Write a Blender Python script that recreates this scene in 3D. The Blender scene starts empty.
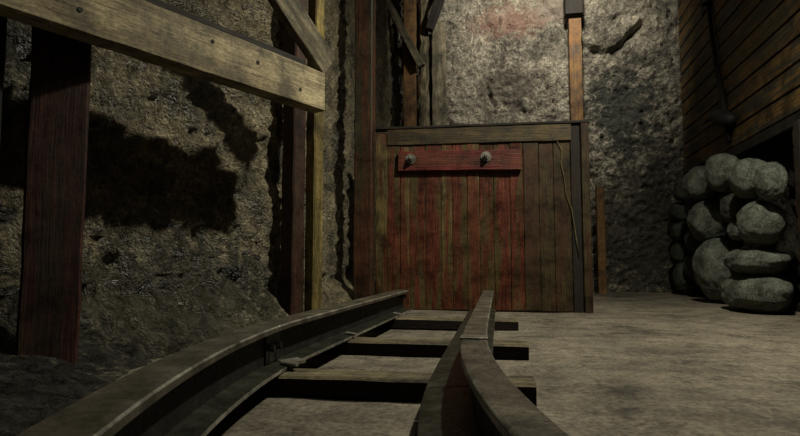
import bpy, bmesh, math, random
from mathutils import Vector, Matrix, noise
random.seed(7)
sc = bpy.context.scene
COL = sc.collection
PI = math.pi

# ------------------------------------------------------------------ helpers
def lin(h):
    h = h.lstrip('#')
    v = [int(h[i:i+2], 16)/255 for i in (0, 2, 4)]
    return tuple((c/12.92 if c <= .04045 else ((c+.055)/1.055)**2.4) for c in v) + (1,)

def obj(name, bm, mat, parent=None, smooth=False):
    me = bpy.data.meshes.new(name)
    bm.to_mesh(me); bm.free()
    if mat: me.materials.append(mat)
    if smooth:
        for p in me.polygons: p.use_smooth = True
    o = bpy.data.objects.new(name, me)
    COL.objects.link(o)
    if parent:
        o.parent = parent
    return o

def tag(o, label=None, cat=None, group=None, kind=None):
    if label: o['label'] = label
    if cat: o['category'] = cat
    if group: o['group'] = group
    if kind: o['kind'] = kind
    return o

def thing(name, loc, label, cat, group=None, rz=0):
    o = bpy.data.objects.new(name, None); COL.objects.link(o)
    o.empty_display_size = .1
    o.location = loc; o.rotation_euler = (0, 0, rz)
    return tag(o, label, cat, group)

def new_bm():
    bm = bmesh.new(); bm.loops.layers.uv.new('UVMap'); return bm

def bar(bm, p0, p1, w, t, up=(0, 0, 1), cham=.006, segs=None, rough=.0, taper=1.0):
    """Chamfered timber/steel bar from p0 to p1; w across, t along 'up'.
    UV: u along the length, v round the section, in metres, own offset."""
    uvl = bm.loops.layers.uv.verify()
    p0 = Vector(p0); p1 = Vector(p1); d = p1-p0; L = d.length; d.normalize()
    up = Vector(up)
    if abs(up.dot(d)) > .95: up = Vector((0, 1, 0)) if abs(d.y) < .9 else Vector((1, 0, 0))
    side = d.cross(up).normalized(); up2 = side.cross(d).normalized()
    c = min(cham, w*.3, t*.3)
    prof = [(-w/2+c, -t/2), (w/2-c, -t/2), (w/2, -t/2+c), (w/2, t/2-c), (w/2-c, t/2), (-w/2+c, t/2), (-w/2, t/2-c), (-w/2, -t/2+c)]
    n = segs or max(1, int(L/.12))
    ou, ov = random.uniform(0, 40), random.uniform(0, 40)
    seed = Vector((ou, ov, 3.3))
    rings = []
    for i in range(n+1):
        f = i/n; k = 1+(taper-1)*f
        ring = []
        for j, (a, b) in enumerate(prof):
            P = p0+d*(L*f)+side*(a*k)+up2*(b*k)
            if rough:
                q = noise.noise_vector(P*6+seed)*rough + noise.noise_vector(P*24+seed)*rough*.35
                P = P+q-d*q.dot(d)*.8
            ring.append(bm.verts.new(P))
        rings.append(ring)
    per = [0]
    for j in range(8):
        a = prof[j]; b = prof[(j+1) % 8]; per.append(per[-1]+math.hypot(a[0]-b[0], a[1]-b[1]))
    for i in range(n):
        for j in range(8):
            k = (j+1) % 8
            fc = bm.faces.new((rings[i][j], rings[i][k], rings[i+1][k], rings[i+1][j]))
            uv = [(L*i/n, per[j]), (L*i/n, per[j+1]), (L*(i+1)/n, per[j+1]), (L*(i+1)/n, per[j])]
            for l, (a, b) in zip(fc.loops, uv): l[uvl].uv = (a+ou, b+ov)
    for ring, rev in ((rings[0], True), (rings[-1], False)):
        fc = bm.faces.new(list(reversed(ring)) if rev else ring)
        pr = list(reversed(prof)) if rev else prof
        for l, (a, b) in zip(fc.loops, pr): l[uvl].uv = (ou+a, ov+b)
    return bm

def fixn(bm):
    bmesh.ops.recalc_face_normals(bm, faces=bm.faces); return bm

def one_bar(name, mat, parent, *a, **k):
    return obj(name, fixn(bar(new_bm(), *a, **k)), mat, parent)

def sweep(bm, pts, prof, closed=False):
    """Sweep a closed section (list of (side, z)) along pts (Vectors); frame kept upright."""
    uvl = bm.loops.layers.uv.verify()
    rings = []; s = 0; ss = []
    for i, P in enumerate(pts):
        a = pts[max(0, i-1)]; b = pts[min(len(pts)-1, i+1)]
        d = (b-a).normalized(); side = d.cross(Vector((0, 0, 1))).normalized()
        if i: s += (P-pts[i-1]).length
        ss.append(s)
        rings.append([bm.verts.new(P+side*x+Vector((0, 0, z))) for x, z in prof])
    m = len(prof); per = [0]
    for j in range(m):
        a = prof[j]; b = prof[(j+1) % m]; per.append(per[-1]+math.hypot(a[0]-b[0], a[1]-b[1]))
    for i in range(len(pts)-1):
        for j in range(m):
            k = (j+1) % m
            fc = bm.faces.new((rings[i][j], rings[i][k], rings[i+1][k], rings[i+1][j]))
            for l, uv in zip(fc.loops, [(ss[i], per[j]), (ss[i], per[j+1]), (ss[i+1], per[j+1]), (ss[i+1], per[j])]): l[uvl].uv = uv
    bm.faces.new(rings[0]); bm.faces.new(rings[-1])
    return fixn(bm)

def tube(bm, pts, r, n=8):
    rings = []
    for i, P in enumerate(pts):
        a = Vector(pts[max(0, i-1)]); b = Vector(pts[min(len(pts)-1, i+1)])
        d = (b-a).normalized(); u = Vector((0, 0, 1)) if abs(d.z) < .9 else Vector((1, 0, 0))
        s = d.cross(u).normalized(); t = s.cross(d)
        rr = r[i] if isinstance(r, (list, tuple)) else r
        rings.append([bm.verts.new(Vector(P)+(s*math.cos(2*PI*k/n)+t*math.sin(2*PI*k/n))*rr) for k in range(n)])
    for i in range(len(pts)-1):
        for k in range(n):
            bm.faces.new((rings[i][k], rings[i][(k+1) % n], rings[i+1][(k+1) % n], rings[i+1][k]))
    bm.faces.new(rings[0]); bm.faces.new(rings[-1])
    return fixn(bm)

# ------------------------------------------------------------------ materials
class NT:
    def __init__(s, name):
        s.m = bpy.data.materials.new(name); s.m.use_nodes = True
        s.t = s.m.node_tree; s.b = s.t.nodes['Principled BSDF']
    def n(s, typ, **kw):
        x = s.t.nodes.new(typ)
        for k, v in kw.items(): setattr(x, k, v)
        return x
    def l(s, a, b): s.t.links.new(a, b)
    def coord(s, which, scale=(1, 1, 1)):
        tc = s.n('ShaderNodeTexCoord'); mp = s.n('ShaderNodeMapping')
        mp.inputs['Scale'].default_value = scale
        s.l(tc.outputs[which], mp.inputs[0]); return mp.outputs[0]
    def noise(s, vec, scale, detail=6, rough=.6, dist=0):
        x = s.n('ShaderNodeTexNoise'); x.inputs['Scale'].default_value = scale
        x.inputs['Detail'].default_value = detail; x.inputs['Roughness'].default_value = rough
        x.inputs['Distortion'].default_value = dist
        s.l(vec, x.inputs['Vector']); return x.outputs['Fac']
    def ramp(s, fac, stops):
        r = s.n('ShaderNodeValToRGB'); e = r.color_ramp.elements
        while len(e) < len(stops): e.new(.5)
        for q, (p, c) in zip(e, stops):
            q.position = p
            q.color = c if not isinstance(c, (int, float)) else (c, c, c, 1)
        s.l(fac, r.inputs[0]); return r.outputs[0]
    def mix(s, fac, a, b, mode='MIX'):
        x = s.n('ShaderNodeMix'); x.data_type = 'RGBA'; x.blend_type = mode
        for sock, v in ((x.inputs[0], fac), (x.inputs[6], a), (x.inputs[7], b)):
            if hasattr(v, 'is_linked') or isinstance(v, bpy.types.NodeSocket): s.l(v, sock)
            else: sock.default_value = v
        return x.outputs[2]
    def math(s, op, a, b):
        x = s.n('ShaderNodeMath'); x.operation = op
        for sock, v in ((x.inputs[0], a), (x.inputs[1], b)):
            if isinstance(v, bpy.types.NodeSocket): s.l(v, sock)
            else: sock.default_value = v
        return x.outputs[0]
    def bump(s, h, strength=.5, dist=.01):
        x = s.n('ShaderNodeBump'); x.inputs['Strength'].default_value = strength
        x.inputs['Distance'].default_value = dist
        s.l(h, x.inputs['Height']); s.l(x.outputs[0], s.b.inputs['Normal'])

def wood(name, dark, mid, light, grain=1.0, rough=.75, stain=None, stain_amt=.5, bump=.6, spec=.3):
    k = NT(name)
    uv = k.coord('UV', (1.2, 26*grain, 1))
    uv2 = k.coord('UV', (.5, 5, 1))
    g = k.noise(uv, 3, 6, .65, .6)
    c = k.ramp(g, [(.3, lin(dark)), (.5, lin(mid)), (.72, lin(light))])
    b = k.noise(uv2, 1.7, 4, .6, .3)
    if stain:
        c = k.mix(k.ramp(b, [(.46, 0.0), (.55, stain_amt)]), c, lin(stain))
    ob = k.coord('Object')
    blot = k.noise(ob, 4.5, 7, .7)
    c = k.mix(1.0, c, k.ramp(blot, [(.36, .3), (.5, .85), (.62, 1.25)]), 'MULTIPLY')
    spk = k.noise(k.coord('UV', (1, 3, 1)), 38, 5, .8)
    c = k.mix(1.0, c, k.ramp(spk, [(.36, .45), (.5, .95), (.64, 1.3)]), 'MULTIPLY')
    k.l(c, k.b.inputs['Base Color'])
    k.b.inputs['Specular IOR Level'].default_value = spec
    k.l(k.ramp(blot, [(.3, rough-.2), (.7, min(1, rough+.1))]), k.b.inputs['Roughness'])
    k.bump(k.math('ADD', g, k.math('MULTIPLY', blot, .6)), bump, .006)
    return k.m

def rock(name, cols, scale=1.0, rough=(.45, .9), spec=.4, bump=.9, patches=(), bdist=.03, damp=(.45, 2.2)):
    """patches: (centre, radius, colour, softness) - stains, and shade painted into the rock colour."""
    k = NT(name)
    ob = k.coord('Object')
    a = k.noise(ob, 1.3*scale, 8, .68, .4)
    b = k.noise(ob, 7*scale, 9, .72, .8)
    c1 = k.ramp(a, [(.39, lin(cols[0])), (.5, lin(cols[1])), (.61, lin(cols[2]))])
    c2 = k.ramp(b, [(.34, lin(cols[3])), (.5, lin(cols[1])), (.66, lin(cols[4]))])
    c = k.mix(.45, c1, c2)
    fine = k.noise(ob, 32*scale, 8, .75)
    v = k.n('ShaderNodeTexVoronoi'); v.inputs['Scale'].default_value = 13*scale
    wob = k.n('ShaderNodeTexNoise'); wob.inputs['Scale'].default_value = 9*scale
    wob.inputs['Detail'].default_value = 4
    k.l(ob, wob.inputs['Vector'])
    va = k.n('ShaderNodeVectorMath'); va.operation = 'MULTIPLY_ADD'
    va.inputs[1].default_value = (.35, .35, .35)
    k.l(wob.outputs['Color'], va.inputs[0]); k.l(ob, va.inputs[2])
    k.l(va.outputs[0], v.inputs['Vector'])
    c = k.mix(1.0, c, k.ramp(fine, [(.36, .22), (.5, .85), (.62, 1.35)]), 'MULTIPLY')
    dm = k.noise(ob, damp[1]*scale, 10, .78, .5)
    c = k.mix(1.0, c, k.ramp(dm, [(.38, damp[0]), (.5, 1.0), (.58, 1.0), (.66, 1.3)]), 'MULTIPLY')
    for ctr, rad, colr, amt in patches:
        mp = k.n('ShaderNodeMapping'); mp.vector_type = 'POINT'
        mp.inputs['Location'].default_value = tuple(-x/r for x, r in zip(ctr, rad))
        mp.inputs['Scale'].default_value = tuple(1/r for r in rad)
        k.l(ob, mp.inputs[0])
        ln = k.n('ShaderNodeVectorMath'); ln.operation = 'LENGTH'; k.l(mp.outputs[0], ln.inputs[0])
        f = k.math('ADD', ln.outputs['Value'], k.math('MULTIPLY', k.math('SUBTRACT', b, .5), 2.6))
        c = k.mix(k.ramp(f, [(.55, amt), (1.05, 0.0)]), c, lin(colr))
    k.l(c, k.b.inputs['Base Color'])
    k.l(k.ramp(b, [(.35, rough[0]), (.65, rough[1])]), k.b.inputs['Roughness'])
    k.b.inputs['Specular IOR Level'].default_value = spec
    h = k.math('ADD', k.math('MULTIPLY', b, 1.2), k.math('ADD', k.math('MULTIPLY', fine, .9), k.math('MULTIPLY', v.outputs['Distance'], .9)))
    k.bump(h, bump, bdist)
    return k.m

def steel(name, a, b, c, rough=(.3, .6), metal=.55, bump=.25):
    k = NT(name)
    ob = k.coord('Object')
    n1 = k.noise(ob, 9, 8, .7); n2 = k.noise(ob, 60, 6, .7)
    col = k.ramp(n1, [(.34, lin(a)), (.52, lin(b)), (.7, lin(c))])
    k.l(col, k.b.inputs['Base Color'])
    k.b.inputs['Metallic'].default_value = metal
    k.l(k.ramp(n2, [(.35, rough[0]), (.65, rough[1])]), k.b.inputs['Roughness'])
    k.bump(k.math('ADD', n1, n2), bump, .004)
    return k.m

M = {}
M['rock_back'] = rock('rock_back', ['#4f4a40', '#857e6d', '#ada48f', '#38342c', '#cfc6af'], 1.0, (.55, .95), .3, .9,
    damp=(.42, 1.4), patches=[((2.15, 9, 2.9), (.75, .9, .95), '#262a24', .85), ((.35, 9, 4.5), (.75, .9, .35), '#83594a', .5),
             ((.35, 9, 3.35), (.75, .9, .5), '#4d463b', .6), ((2.4, 9, .9), (1.3, .9, 1.5), '#2e2e25', .8),  # the low right patch paints the light's falloff into the colour
             ((1.1, 9, 4.7), (.5, .9, .3), '#98887a', .5)], bdist=.045)
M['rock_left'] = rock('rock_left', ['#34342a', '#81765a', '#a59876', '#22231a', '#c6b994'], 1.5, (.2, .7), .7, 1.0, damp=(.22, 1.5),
    patches=[((-1.9, 2.9, .15), (1.2, 1.6, .6), '#24271d', .75), ((-1.8, 1.5, 0), (1.5, 1.3, .5), '#15160f', .9), ((-2.25, 2.1, 1.5), (.3, .25, .45), '#20261d', .7)], bdist=.035)  # the two low patches paint shade into the foot of the wall
M['rock_right'] = rock('rock_right', ['#191a16', '#2f2d26', '#46423a', '#121210', '#4c483c'], 2.0, (.6, .95), .2, .9)
M['floor'] = None
k = NT('dusty_floor')
ob = k.coord('Object')
a = k.noise(ob, .9, 8, .65, .3); b = k.noise(ob, 6, 9, .7, .5); fn = k.noise(ob, 45, 6, .7)
st = k.noise(k.coord('Object', (1, 3.2, 1)), 1.4, 7, .65, .8)
c = k.ramp(a, [(.3, lin('#524d43')), (.5, lin('#787061')), (.7, lin('#8a8170'))])
c = k.mix(1.0, c, k.ramp(b, [(.3, .5), (.55, 1.0)]), 'MULTIPLY')
c = k.mix(1.0, c, k.ramp(st, [(.36, .72), (.52, 1.0)]), 'MULTIPLY')
c = k.mix(1.0, c, k.ramp(fn, [(.35, .5), (.6, 1.15)]), 'MULTIPLY')
sp = k.noise(ob, 3.3, 10, .8, .2)
c = k.mix(1.0, c, k.ramp(sp, [(.38, .4), (.47, 1.0), (.6, 1.0), (.7, 1.2)]), 'MULTIPLY')
k.l(c, k.b.inputs['Base Color']); k.b.inputs['Roughness'].default_value = .85
k.b.inputs['Specular IOR Level'].default_value = .25
k.bump(k.math('ADD', k.math('MULTIPLY', b, .8), k.math('MULTIPLY', fn, .35)), .6, .02)
M['floor'] = k.m
M['pale_beam'] = wood('pale_beam_wood', '#6d604a', '#9f9272', '#b5a888', .8, .8, '#5b4f3c', .5, .5)
M['grey_wood'] = wood('grey_wood', '#3b3527', '#6e6650', '#89806a', 1, .85, '#3a3526', .6)
M['yellow_wood'] = wood('yellow_wood', '#4a3d20', '#7d6d3c', '#96854e', 1, .8, '#3c3519', .5)
M['orange_wood'] = wood('orange_wood', '#3c2b19', '#6a4e2d', '#84683f', 1, .75, '#6f4d2a', .5)
M['red_wood'] = wood('red_wood', '#1e110d', '#3e241b', '#54352a', 1, .65, '#2a2a1a', .5)
M['red_brown'] = wood('red_brown_wood', '#20120a', '#452615', '#5c381e', 1, .65, '#2a2a18', .8)
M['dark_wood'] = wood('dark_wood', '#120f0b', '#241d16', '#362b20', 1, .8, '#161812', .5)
M['bark'] = wood('bark_wood', '#2e271a', '#6b614a', '#928769', .35, .9, '#2b2718', .7, 1.0)
M['panel'] = wood('panel_wood', '#22110a', '#572719', '#7a452b', 1.2, .55, '#494022', .9, 1.0)
M['panel_olive'] = wood('panel_olive_wood', '#1f1a0e', '#5b4d2b', '#7a6a42', 1.2, .6, '#58220f', .8, 1.0)
M['top_olive'] = wood('top_board_wood', '#1c170c', '#4a3d22', '#665632', 1.2, .65, '#2c2413', .7, 1.0)
M['panel_green'] = wood('panel_green_wood', '#191409', '#3b3019', '#4c3f22', 1.2, .65, '#3c1e12', .6, .8)
M['cross'] = wood('cross_board_wood', '#3a140c', '#582b1a', '#704126', .9, .6, '#5c1715', .8, .8)
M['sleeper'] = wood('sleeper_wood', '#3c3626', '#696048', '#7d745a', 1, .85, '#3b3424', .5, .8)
M['sleeper_shade'] = wood('sleeper_shade_wood', '#0e0a08', '#1c1410', '#2a1e17', 1, .9, '#15100c', .5, .8)
M['clad'] = wood('cladding_wood', '#2c2010', '#644c28', '#7f6335', 1, .75, '#37352a', .9, .9)
M['steel'] = steel('rail_steel', '#1a1c16', '#32342b', '#4b4c40', (.25, .5), .5)
M['steel_top'] = steel('rail_head_steel', '#35332b', '#5b564a', '#7c7565', (.22, .5), .4)
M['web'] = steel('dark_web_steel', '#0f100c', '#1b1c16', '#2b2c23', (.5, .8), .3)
M['worn'] = steel('edge_highlight_steel', '#45443a', '#98968a', '#c4c1b2', (.18, .4), .5)  # highlight along the rail edges, painted as paler steel
M['bright'] = steel('bright_steel', '#77756a', '#a8a598', '#c9c6b8', (.2, .4), .7)
M['iron'] = steel('dark_iron', '#0a0a0a', '#131315', '#1c1c1e', (.6, .85), .1)
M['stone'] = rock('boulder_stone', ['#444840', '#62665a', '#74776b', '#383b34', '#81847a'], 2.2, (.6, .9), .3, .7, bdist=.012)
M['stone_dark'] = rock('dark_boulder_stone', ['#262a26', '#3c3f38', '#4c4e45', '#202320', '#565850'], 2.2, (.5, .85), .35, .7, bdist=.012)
M['twig'] = wood('vine_wood', '#4b4428', '#6e6540', '#857a50', 1, .8)

# ------------------------------------------------------------------ setting
def rough_sheet(name, path, z0, z1, res, disp, mat, inward):
    """Rock face following a plan path, displaced along its normal."""
    pts = [Vector((x, y, 0)) for x, y in path]
    cum = [0]
    for a, b in zip(pts, pts[1:]): cum.append(cum[-1]+(b-a).length)
    nL = int(cum[-1]/res); nH = int((z1-z0)/res)
    cols = []
    for i in range(nL+1):
        s = cum[-1]*i/nL
        j = max(q for q in range(len(cum)-1) if cum[q] <= s+1e-9)
        f = (s-cum[j])/(cum[j+1]-cum[j])
        def nrm(q):
            d = (pts[q+1]-pts[q]).normalized(); return Vector((-d.y, d.x, 0))*inward
        n = nrm(j)
        if f > .5 and j+2 < len(pts): n = n.lerp(nrm(j+1), (f-.5))
        elif f < .5 and j > 0: n = n.lerp(nrm(j-1), .5-f)
        cols.append((pts[j].lerp(pts[j+1], f), n.normalized()))
    bm = bmesh.new(); g = []
    for P, n in cols:
        col = []
        for h in range(nH+1):
            Q = P+Vector((0, 0, z0+(z1-z0)*h/nH))
            col.append(bm.verts.new(Q+n*disp(Q)))
        g.append(col)
    for i in range(nL):
        for h in range(nH):
            bm.faces.new((g[i][h], g[i+1][h], g[i+1][h+1], g[i][h+1]))
    o = obj(name, bm, mat, smooth=True)
    return tag(o, kind='structure')

def crag(Q, sc1, a1, sc2, a2, a3):
    v = noise.fractal(Q*sc1, 1.0, 2.1, 5)*a1
    d = noise.voronoi(Q*sc2+noise.noise_vector(Q*3)*.25)[0]
    v += (min(1, (d[1]-d[0])*3)-.6)*a2
    v += noise.fractal(Q*14, .7, 2, 3)*a3*1.5
    v -= abs(noise.noise(Q*7))*a3*2.2
    v -= abs(noise.noise(Q*15+Vector((4, 4, 4))))*a3*1.2
    return v

def seg_dist(p, a, b):
    ab = (b[0]-a[0], b[1]-a[1]); t = ((p[0]-a[0])*ab[0]+(p[1]-a[1])*ab[1])/(ab[0]**2+ab[1]**2)
    t = max(0, min(1, t)); return math.hypot(p[0]-a[0]-ab[0]*t, p[1]-a[1]-ab[1]*t)
CR = [[(1.46, 4.05), (1.75, 3.96), (2.02, 3.93), (2.15, 4.0), (2.34, 4.2), (2.5, 4.34)],
      [(.95, 4.85), (1.08, 4.65), (1.28, 4.45)], [(1.8, 4.45), (2.1, 4.5), (2.35, 4.5), (2.65, 4.66)],
      [(-.1, 2.6), (.1, 3.0), (.0, 3.4), (.25, 3.75)], [(.9, 3.5), (1.1, 3.0), (1.0, 2.5), (1.25, 2.1)]]
def back_disp(Q):
    v = crag(Q+Vector((3, 0, 1)), .8, .10, 1.35, .055, .028)
    for k, ln in enumerate(CR):
        for a, b in zip(ln, ln[1:]):
            d = seg_dist((Q.x+noise.noise(Q*5)*.04, Q.z+noise.noise(Q*4+Vector((9, 0, 0)))*.04), a, b)
            w = .042 if k < 1 else .026
            if d < w*3: v -= (.24 if k < 1 else .13 if k < 3 else .07)*math.exp(-(d/w)**2)
    v -= .14*math.exp(-(((Q.x-2.15)/.5)**2+((Q.z-2.95)/.7)**2))
    return v
def left_disp(Q): return crag(Q, 1.3, .06, 3.2, .02, .022)+max(0, .3-Q.z)*1.0+max(0, .14-Q.z)*min(11, max(0, 2.7-Q.y)*6)  # low bank near the camera added to carry the dark-painted patch
def right_disp(Q): return crag(Q, 1.5, .07, 3.5, .05, .02)

rough_sheet('wall_back', [(-1.9, 9.15), (3.3, 9.15)], -.05, 5.3, .026, back_disp, M['rock_back'], -1)
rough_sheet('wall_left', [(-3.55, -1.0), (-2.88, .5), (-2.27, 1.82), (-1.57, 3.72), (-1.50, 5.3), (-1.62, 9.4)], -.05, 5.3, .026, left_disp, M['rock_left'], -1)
def WX(y): return 3.0-.065*(9.05-y)   # inner face of the right wall, slightly oblique
rough_sheet('wall_right', [(WX(-1)+.12, -1.0), (WX(9.4)+.12, 9.4)], -.05, 1.9, .04, right_disp, M['rock_right'], 1)

# floor and roof
bm = bmesh.new()
nx, ny = 120, 170; g = []
for i in range(nx+1):
    col = []
    for j in range(ny+1):
        x = -4+7.4*i/nx; y = -1.2+10.9*j/ny
        z = noise.fractal(Vector((x*1.2, y*1.2, 4)), 1, 2, 5)*.012 - .004
        col.append(bm.verts.new((x, y, z)))
    g.append(col)
for i in range(nx):
    for j in range(ny): bm.faces.new((g[i][j], g[i+1][j], g[i+1][j+1], g[i][j+1]))
tag(obj('floor', bm, M['floor'], smooth=True), kind='structure')
bm = bmesh.new(); nx, ny = 60, 80; g = []
for i in range(nx+1):
    g.append([bm.verts.new((-4+7.4*i/nx, -1.2+10.9*j/ny, 5.2+noise.fractal(Vector((i*.15, j*.15, 2)), 1, 2, 4)*.12)) for j in range(ny+1)])
for i in range(nx):
    for j in range(ny): bm.faces.new((g[i][j], g[i][j+1], g[i+1][j+1], g[i+1][j]))
tag(obj('ceiling', bm, M['rock_right'], smooth=True), kind='structure')

# plank lining of the upper right wall: overlapping boards (one wall, pattern inside its mesh)
bm = new_bm(); z = 1.83
while z < 5.15:
    h = .222
    y = -1.0; 
    while y < 9.05:
        L = random.uniform(2.2, 3.6); y2 = min(9.06, y+L)
        bar(bm, (WX(y+.002), y+.002, z+h/2), (WX(y2-.002), y2-.002, z+h/2), +.03, h-.02, cham=.007, segs=8, rough=.002)
        y = y2
    z += h
tag(obj('wall_right_cladding', fixn(bm), M['clad']), kind='structure')
bpy.data.objects['wall_right_cladding'].name = 'trim_1'
one = one_bar('trim_2', M['dark_wood'], None, (WX(-1), -1, 1.765), (WX(9.04), 9.04, 1.765), .06, .11, rough=.004)
tag(one, kind='structure')
# backing of the plank lining
bm = new_bm(); bar(bm, (WX(-1)+.07, -1, 3.55), (WX(9.06)+.07, 9.06, 3.55), .06, 3.4, cham=.002, segs=1)
o = obj('wall_right_backing', fixn(bm), M['dark_wood']); o.name = 'trim_3'; tag(o, kind='structure')

bm = new_bm(); z = .02
while z < 1.62:
    bar(bm, (WX(-1), -1, z+.11), (WX(5.5), 5.5, z+.11), .03, .20, cham=.006, segs=30, rough=.003)
    z += .216
tag(obj('trim_4', fixn(bm), M['red_brown']), kind='structure')

# ------------------------------------------------------------------ timber frame on the left
def post(name, x, y, z1, w, t, mat, label, rz=0, group=None, rough=.006, z0=-.01, cham=.01, lean=(0, 0)):
    bm = new_bm()
    bar(bm, (0, 0, z0), (lean[0], lean[1], z1), w, t, up=(0, 1, 0), rough=rough, cham=cham)
    o = obj(name, fixn(bm), mat); o.location = (x, y, 0); o.rotation_euler = (0, 0, rz)
    return tag(o, label, 'post', group)
WA = math.radians(-25)
post('timber_post', -1.86, 2.10, 5.15, .225, .08, M['red_wood'], 'wide dark red timber post nearest the camera, at the far left', math.radians(40))
post('shade_board', -2.02, 1.86, 5.15, .16, .05, M['dark_wood'], 'nearly black upright board standing in for shaded wall, left of the wide dark red post', math.radians(44))  # board added where the wall is only in shadow
post('timber_post', -1.41, 3.80, 5.15, .13, .12, M['red_wood'], 'dark red timber post behind the end of the pale beam', WA)
post('timber_post', -1.270, 3.86, 5.15, .095, .10, M['yellow_wood'], 'narrow pale yellowish post touching the dark red post at the beam end', WA)
post('timber_post', -1.205, 5.22, 5.15, .18, .14, M['red_brown'], 'reddish brown post at the left edge of the plank barrier', math.radians(-4))
post('timber_post', -1.27, 8.78, 5.15, .20, .16, M['orange_wood'], 'orange brown post behind the barrier, in the far left corner')
post('rough_post', -1.045, 8.86, 5.15, .16, .15, M['bark'], 'rough split pale post right of the orange brown corner post', rough=.03, cham=.04)
post('timber_post', -.80, 8.90, 4.44, .23, .13, M['grey_wood'], 'grey post with a cut top against the left end of the back wall', rough=.012)

# the long pale beam and the dark board above it
d = Vector((.478, 1, 0)).normalized(); nrm = Vector((d.y, -d.x, 0))
end = Vector((-1.085, 3.36, 1.575)); start = end-d*4.2
bt = thing('cross_beam', (end.x, end.y, 0), 'long pale weathered beam sloping across the upper left, cut square at its end', 'beam')
def loc(o): o.location = -Vector(bt.location); return o
loc(one_bar('beam_timber', M['pale_beam'], bt, start, end, .11, .25, rough=.004, cham=.008, segs=60))

for s, zz in ((.55, .03), (.22, -.04), (.85, .05), (1.5, -.03)):
    P = end-d*s+nrm*.055+Vector((0, 0, zz))
    bm = bmesh.new(); tube(bm, [P-nrm*.01, P+nrm*.004], [.014, .011], 10)
    k_ = obj('knot', bm, M['dark_wood'], bt); loc(k_)
    k_['label'] = 'dark round knot in the pale beam'
b2 = one_bar('ledger_board', M['dark_wood'], None, start+Vector((0, 0, .155))-nrm*.025, end+Vector((-.05, -.12, .155))-nrm*.025, .05, .055, rough=.004)
tag(b2, 'thin dark board lying along the top of the pale beam', 'board')

# diagonal braces
def onp(p): return Vector(p)
br = one_bar('brace', M['grey_wood'], None, (-1.075, 3.50, 1.80), (-1.39, 2.79, 2.37), .19, .06, up=nrm, rough=.005)
b = one_bar  # shorthand kept local
tag(br, 'wide grey diagonal brace rising left from the end of the pale beam', 'brace')
br2 = one_bar('brace', M['grey_wood'], None, (-1.06, 8.62, 3.62), (-1.95, 8.60, 5.4), .12, .12, up=(0, -1, 0), rough=.006)
tag(br2, 'slim pale diagonal brace leaning against the orange brown corner post', 'brace')
br3 = one_bar('brace', M['dark_wood'], None, (-.94, 8.70, 4.25), (-.60, 8.74, 5.25), .12, .16, up=(0, -1, 0), rough=.01)
tag(br3, 'short dark diagonal brace over the cut top of the grey post', 'brace')

# posts on the back wall
bp = thing('timber_post', (1.37, 8.86, 0), 'slender orange brown post rising above the barrier on the back wall', 'post')
one_bar('shaft', M['orange_wood'], bp, (0, 0, 0), (0, 0, 4.32), .19, .14, up=(0, 1, 0), rough=.01)
o = one_bar('collar', M['dark_wood'], bp, (-.01, 0, 4.40), (-.01, 0, 5.15), .27, .18, up=(0, 1, 0), rough=.008); o['label'] = 'dark brown block at the post head'
post('timber_stub', 1.66, 8.72, 1.62, .12, .10, M['orange_wood'], 'low orange brown post showing right of the barrier', rough=.008)

# ------------------------------------------------------------------ plank barrier
ba = thing('plank_barrier', (-.1, 5.5, 0), 'tall dark red and olive plank barrier closing the end of the track', 'barrier')
BO = Vector((-.1, 5.5, 0))
def bb(*p): return Vector(p)-BO
def planks(name, xs, z0, z1, y, mat):
    bm = new_bm()
    for a, b in zip(xs, xs[1:]):
        dy = random.uniform(-.006, .006)
        bar(bm, bb((a+b)/2, y+dy, z0+random.uniform(-.005, .005)), bb((a+b)/2, y+dy, z1), (b-a)-.002, .035, up=(0, 1, 0), rough=.003, cham=.005)
    return obj(name, fixn(bm), mat, ba)
xs = [-1.155, -1.03]
p0 = planks('edge_plank', xs, .01, 1.80, 5.52, M['panel_olive']); p0['label'] = 'olive plank at the left edge'
groups = [('panel', [-1.03, -.90]), ('panel_olive', [-.90, -.80]), ('panel', [-.80, -.64]), ('panel', [-.64, -.48]), ('panel_olive', [-.48, -.37]), ('panel', [-.37, -.22]),
          ('panel_olive', [-.22, -.10]), ('panel', [-.10, .04]), ('panel', [.04, .20]), ('panel', [.20, .33])]
for mm, x2 in groups:
    q = planks('plank', x2, .012, 1.67, 5.52, M[mm]); q['label'] = 'worn red plank' if mm == 'panel' else 'olive stained plank'
for x2 in ([.33, .48], [.48, .62], [.62, .78]):
    q = planks('plank', x2, .012, 1.67, 5.52, M['panel_green']); q['label'] = 'dark greenish plank'
q = one_bar('corner_post', M['panel_green'], ba, bb(.92, 5.54, .0), bb(.92, 5.54, 1.84), .075, .11, up=(0, 1, 0), rough=.003)
q = one_bar('edge_stile', M['dark_wood'], ba, bb(.83, 5.53, .0), bb(.83, 5.53, 1.82), .09, .05, up=(0, 1, 0), rough=.003)
q = one_bar('top_board', M['top_olive'], ba, bb(-1.03, 5.51, 1.755), bb(.79, 5.51, 1.745), .165, .05, up=(0, 1, 0), rough=.004); q['label'] = 'wide olive brown board along the top'
q = one_bar('cap', M['dark_wood'], ba, bb(-1.17, 5.54, 1.855), bb(.965, 5.54, 1.845), .12, .028, up=(0, 0, 1), rough=.004)
cr = one_bar('cross_board', M['cross'], ba, bb(-.91, 5.475, 1.50), bb(.31, 5.475, 1.485), .20, .05, up=(0, 1, 0), rough=.004)
cr['label'] = 'red cross board with two bolts'
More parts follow.
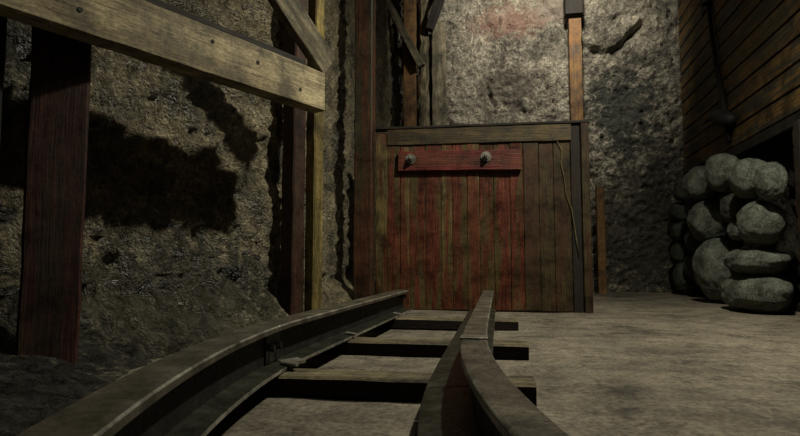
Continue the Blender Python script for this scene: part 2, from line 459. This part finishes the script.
for bx in (-.78, -.03):
    bz = 1.52
    bm = bmesh.new()
    c0 = bb(bx, 5.45, bz)
    tube(bm, [c0, c0+Vector((0, -.012, 0))], .052, 18)                     # washer
    tube(bm, [c0+Vector((0, -.012, 0)), c0+Vector((0, -.045, 0))], [.036, .034], 6)  # nut
    tube(bm, [c0+Vector((0, -.045, 0)), c0+Vector((0, -.07, 0)), c0+Vector((0, -.078, 0))], [.019, .018, .010], 12)
    bo = obj('bolt', bm, M['bright'], cr)
q = one_bar('rear_sheet', M['dark_wood'], ba, bb(-1.14, 5.56, .9), bb(.8, 5.56, .9), 1.76, .03, up=(0, 1, 0), segs=1)
# brace on the rear so the barrier stands
for xx in (-.95, -.05, .85):
    one_bar('rear_strut', M['dark_wood'], ba, bb(xx, 6.15, .03), bb(xx, 5.60, 1.3), .07, .07, rough=.003)
# pale vine hanging on the right part of the barrier
bm = bmesh.new()
tube(bm, [Vector(p)+Vector((0, 0, 0)) for p in [(.66, 5.495, 1.66), (.70, 5.49, 1.58), (.69, 5.49, 1.45), (.72, 5.49, 1.30), (.73, 5.49, 1.15), (.78, 5.485, 1.0), (.80, 5.49, .85), (.82, 5.485, .68), (.84, 5.49, .55)]], .004, 6)
o = obj('hanging_wire', bm, M['twig'], smooth=True); tag(o, 'thin pale wire hanging down the right side of the plank barrier', 'wire')

# ------------------------------------------------------------------ track
def rail_x(y, base, far, inner):
    if y >= 2.2: return base+(far-base)*(y-2.2)/2.3
    t = 2.2-y
    return base+inner*max(0, t-(.3 if base > -.5 else 0))**2
def rail_pts(base, far, inner, y0, y1, n):
    return [Vector((rail_x(y0+(y1-y0)*i/n, base, far, inner), y0+(y1-y0)*i/n, 0)) for i in range(n+1)]
H = .25; Z0 = .08
def ipro(fl, fr, tl, tr, web=.012):
    return dict(head=[(tl, H-.022), (tr, H-.022), (tr, H-.005), (tr-.005, H), (tl+.005, H), (tl, H-.005)],
                web=[(-web, Z0+.012), (web, Z0+.012), (web, H-.02), (-web, H-.02)],
                foot=[(fl, Z0), (fr, Z0), (fr, Z0+.014), (web, Z0+.024), (-web, Z0+.024), (fl, Z0+.014)])
def rail(name, label, base, far, inner, pr, splits):
    t = thing(name, (base, 2.0, 0), label, 'rail')
    off = Vector((base, 2.0, 0))
    for y0, y1 in splits:
        pts = [p-off for p in rail_pts(base, far, inner, y0, y1, max(6, int((y1-y0)/.05)))]
        for part, m in (('head', 'steel_top'), ('web', 'web'), ('foot', 'steel')):
            bm = new_bm(); sweep(bm, pts, pr[part]); q = obj('rail_'+part, bm, M[m], t)
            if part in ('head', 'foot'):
                q.data.materials.append(M['worn'])  # second slot holds the painted edge highlight
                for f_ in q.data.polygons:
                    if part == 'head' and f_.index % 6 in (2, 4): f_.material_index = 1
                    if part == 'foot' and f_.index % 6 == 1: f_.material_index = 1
            bv = q.modifiers.new('b', 'BEVEL'); bv.width = .002; bv.segments = 2; bv.limit_method = 'ANGLE'
    return t, off
lr, lo = rail('track_rail', 'left rail of the track, curving away under the left posts', -.86, -.74, .11, ipro(-.085, .085, -.06, .06), [(.25, 2.02), (2.024, 4.6)])
rr, ro = rail('track_rail', 'right rail of the track, bending right toward the camera', -.055, -.02, .11, ipro(-.155, .055, -.042, .042), [(.25, 1.78), (1.784, 4.62)])
# joint plate on the right rail head, splice plate on the left web
q = one_bar('joint_plate', M['bright'], rr, Vector((-.097, 1.80, H+.003))-ro, Vector((-.011, 1.80, H+.003))-ro, .06, .008, cham=.002)
q['label'] = 'bright worn strip at the rail joint'
q = one_bar('splice_plate', M['steel'], lr, Vector((-.842, 1.99, .165))-lo, Vector((-.842, 2.12, .165))-lo, .014, .12, cham=.004)
for yy in (2.02, 2.09):
    bm = bmesh.new(); P = Vector((-.835, yy, .165))-lo
    tube(bm, [P, P+Vector((.022, 0, 0))], .014, 6); obj('splice_bolt', bm, M['steel'], lr)
for yy in (4.55, 4.45):
    bm = bmesh.new(); P = Vector((-.725, yy, .2))-lo
    tube(bm, [P, P+Vector((.03, 0, 0))], .018, 6); obj('splice_bolt', bm, M['steel'], lr)

def sleeper(y, x0, x1, label, rz=0, w=.15):
    bm = new_bm(); bar(bm, (x0, 0, .036), (x1, 0, .036), w, .080, rough=.004, cham=.01)
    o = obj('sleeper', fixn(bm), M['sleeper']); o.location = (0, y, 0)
    o.data.materials.append(M['sleeper_shade'])      # dusty top; shade on the sides painted as near-black wood
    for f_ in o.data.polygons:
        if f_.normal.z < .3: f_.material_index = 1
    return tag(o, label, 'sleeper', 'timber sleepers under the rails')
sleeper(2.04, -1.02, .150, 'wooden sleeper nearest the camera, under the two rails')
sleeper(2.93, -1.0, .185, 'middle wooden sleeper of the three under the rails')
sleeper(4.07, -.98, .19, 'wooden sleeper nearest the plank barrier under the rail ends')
# spikes (each its own small thing)
def spike(x, y, label, r=1):
    t = thing('rail_spike', (x, y, Z0), label, 'spike', 'spikes holding the rails')
    bm = bmesh.new(); tube(bm, [Vector((0, 0, -.03)), Vector((0, 0, .022))], .010*r, 8); obj('shank', bm, M['steel'], t)
    bm = new_bm(); bar(bm, (-.03*r, 0, .026), (.024*r, 0, .020), .028*r, .014, cham=.004, segs=2); obj('spike_head', fixn(bm), M['bright'], t)
spike(-.765, 2.06, 'spike at the left rail foot on the sleeper nearest the camera', 1.2)
spike(-.745, 2.93, 'spike at the left rail foot on the middle sleeper')
spike(-.685, 4.07, 'spike at the left rail foot on the sleeper nearest the barrier')
# steel clip plate on the left rail foot
q = one_bar('foot_clip', M['bright'], lr, Vector((-.80, 2.13, Z0+.022))-lo, Vector((-.755, 2.10, Z0+.018))-lo, .09, .012, cham=.003)
q['label'] = 'bright clip plate on the rail foot'

# ------------------------------------------------------------------ boulders stacked on the right
def boulder(x, y, z, a, b, c, seed, label, dark=False, tilt=0):
    bm = bmesh.new(); bmesh.ops.create_icosphere(bm, subdivisions=5, radius=1)
    s = Vector((seed*3.1, seed*1.7, seed*.9))
    for v in bm.verts:
        p = v.co.normalized()
        q = Vector([math.copysign(abs(t)**.9, t) for t in p]); p = q
        r = 1+noise.fractal(p*1.1+s, 1, 2, 3)*.11+noise.fractal(p*5+s, 1, 2, 4)*.018
        v.co = Vector((p.x*b*r, p.y*a*r, p.z*c*r))
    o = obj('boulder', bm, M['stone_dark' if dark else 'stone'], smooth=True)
    o.location = (x, y, z); o.rotation_euler = (tilt, 0, random.uniform(-.12, .12))
    return tag(o, label, 'boulder', 'boulders stacked along the right wall')
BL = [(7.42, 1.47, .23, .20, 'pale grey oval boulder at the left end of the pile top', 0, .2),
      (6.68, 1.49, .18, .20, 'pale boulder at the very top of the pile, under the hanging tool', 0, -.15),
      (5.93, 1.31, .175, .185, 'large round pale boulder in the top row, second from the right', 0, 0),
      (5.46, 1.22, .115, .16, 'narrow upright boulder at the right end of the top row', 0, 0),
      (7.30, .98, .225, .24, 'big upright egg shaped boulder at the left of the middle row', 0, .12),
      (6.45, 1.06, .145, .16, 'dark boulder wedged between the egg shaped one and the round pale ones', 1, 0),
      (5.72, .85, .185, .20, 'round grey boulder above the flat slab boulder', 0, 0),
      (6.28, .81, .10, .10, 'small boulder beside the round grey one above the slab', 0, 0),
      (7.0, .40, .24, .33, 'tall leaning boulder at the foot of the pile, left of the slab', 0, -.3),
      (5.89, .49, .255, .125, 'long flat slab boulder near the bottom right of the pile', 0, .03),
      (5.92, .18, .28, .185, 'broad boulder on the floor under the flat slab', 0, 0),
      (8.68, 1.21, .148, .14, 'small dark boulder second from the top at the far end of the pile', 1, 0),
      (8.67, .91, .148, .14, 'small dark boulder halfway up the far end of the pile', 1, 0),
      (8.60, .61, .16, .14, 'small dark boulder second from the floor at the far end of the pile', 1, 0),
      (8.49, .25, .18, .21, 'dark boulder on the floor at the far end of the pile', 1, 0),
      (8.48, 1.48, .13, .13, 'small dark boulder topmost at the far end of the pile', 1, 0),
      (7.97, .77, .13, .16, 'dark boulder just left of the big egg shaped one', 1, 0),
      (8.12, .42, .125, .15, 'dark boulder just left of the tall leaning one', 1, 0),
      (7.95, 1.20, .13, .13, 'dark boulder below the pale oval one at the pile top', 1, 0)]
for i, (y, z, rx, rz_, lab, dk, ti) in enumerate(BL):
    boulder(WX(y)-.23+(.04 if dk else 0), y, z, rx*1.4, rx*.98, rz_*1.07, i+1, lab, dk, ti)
# dark timber uprights at the near end of the pile
post('timber_post', WX(5.16)-.09, 5.16, 1.70, .09, .10, M['dark_wood'], 'dark post at the near right end of the boulder pile', rough=.006)

# tool hanging on the plank lining
tl = thing('hanging_pick', (2.82, 7.1, 2.2), 'dark iron pick hanging head down by its long handle on the plank wall', 'pick')
TO = Vector((2.82, 7.1, 2.2))
bm = bmesh.new()
pts = [Vector((2.86, 7.53, 3.86)), Vector((2.84, 7.42, 3.4)), Vector((2.83, 7.30, 2.95)), Vector((2.83, 7.16, 2.5)), Vector((2.82, 7.08, 2.25)), Vector((2.82, 7.0, 1.9))]
tube(bm, [p-TO for p in pts], [.022, .026, .03, .036, .04, .03], 10); obj('handle', bm, M['dark_wood'], tl, smooth=True)
bm = bmesh.new()
hp = [Vector(p)-TO for p in [(2.80, 7.75, 2.28), (2.80, 7.55, 2.31), (2.80, 7.35, 2.30), (2.79, 7.15, 2.25), (2.79, 6.95, 2.16), (2.79, 6.80, 2.12)]]
tube(bm, hp, [.006, .03, .06, .095, .095, .05], 10); obj('pick_head', bm, M['iron'], tl, smooth=True)
hk = thing('wall_bracket', (2.86, 7.65, 3.9), 'dark iron bracket on the plank wall above the hanging pick', 'bracket')
one_bar('plate', M['iron'], hk, (0.03, -.16, .0), (0.03, .18, .0), .04, .16, rough=.002)
one_bar('arm', M['iron'], hk, (0.02, -.08, -.02), (-.07, -.10, -.06), .05, .05)

# ------------------------------------------------------------------ light
def lamp(kind, name, locn, energy, color, **kw):
    L = bpy.data.lights.new(name, kind); L.energy = energy; L.color = color
    for k_, v in kw.items(): setattr(L, k_, v)
    o = bpy.data.objects.new(name, L); COL.objects.link(o); o.location = locn
    return o
def aim(o, t): o.rotation_euler = (Vector(t)-o.location).to_track_quat('-Z', 'Y').to_euler()
k1 = lamp('SPOT', 'key_lamp', (1.35, 3.15, 4.4), 800, (1, .95, .78), spot_size=math.radians(134), spot_blend=1.0, shadow_soft_size=.09)
aim(k1, (.4, 4.3, 0))
k2 = lamp('SPOT', 'rear_lamp', (1.0, 6.6, 4.95), 600, (1, .95, .84), spot_size=math.radians(108), spot_blend=.9, shadow_soft_size=.12)
aim(k2, (.8, 9.3, 4.3))
k3 = lamp('AREA', 'front_fill', (.8, 1.6, 4.2), 9, (1, .93, .8), size=.8)  # unseen weak fill added above the camera end
aim(k3, (-.6, 3.4, .6))

w = bpy.data.worlds.new('World'); sc.world = w; w.use_nodes = True
w.node_tree.nodes['Background'].inputs[0].default_value = (.5, .58, .75, 1)
w.node_tree.nodes['Background'].inputs[1].default_value = .02

# ------------------------------------------------------------------ camera
cd = bpy.data.cameras.new('Camera'); cam = bpy.data.objects.new('Camera', cd); COL.objects.link(cam)
cd.sensor_width = 36; cd.lens = 550/800*36; cd.clip_start = .02
cam.location = (0, 0, .5)
cam.rotation_euler = (PI/2+math.atan(42/550), 0, math.radians(9.3))
sc.camera = cam
vs = sc.view_settings
vs.view_transform = 'Standard'; vs.look = 'None'; vs.gamma = 1; vs.use_curve_mapping = False
vs.exposure = .08
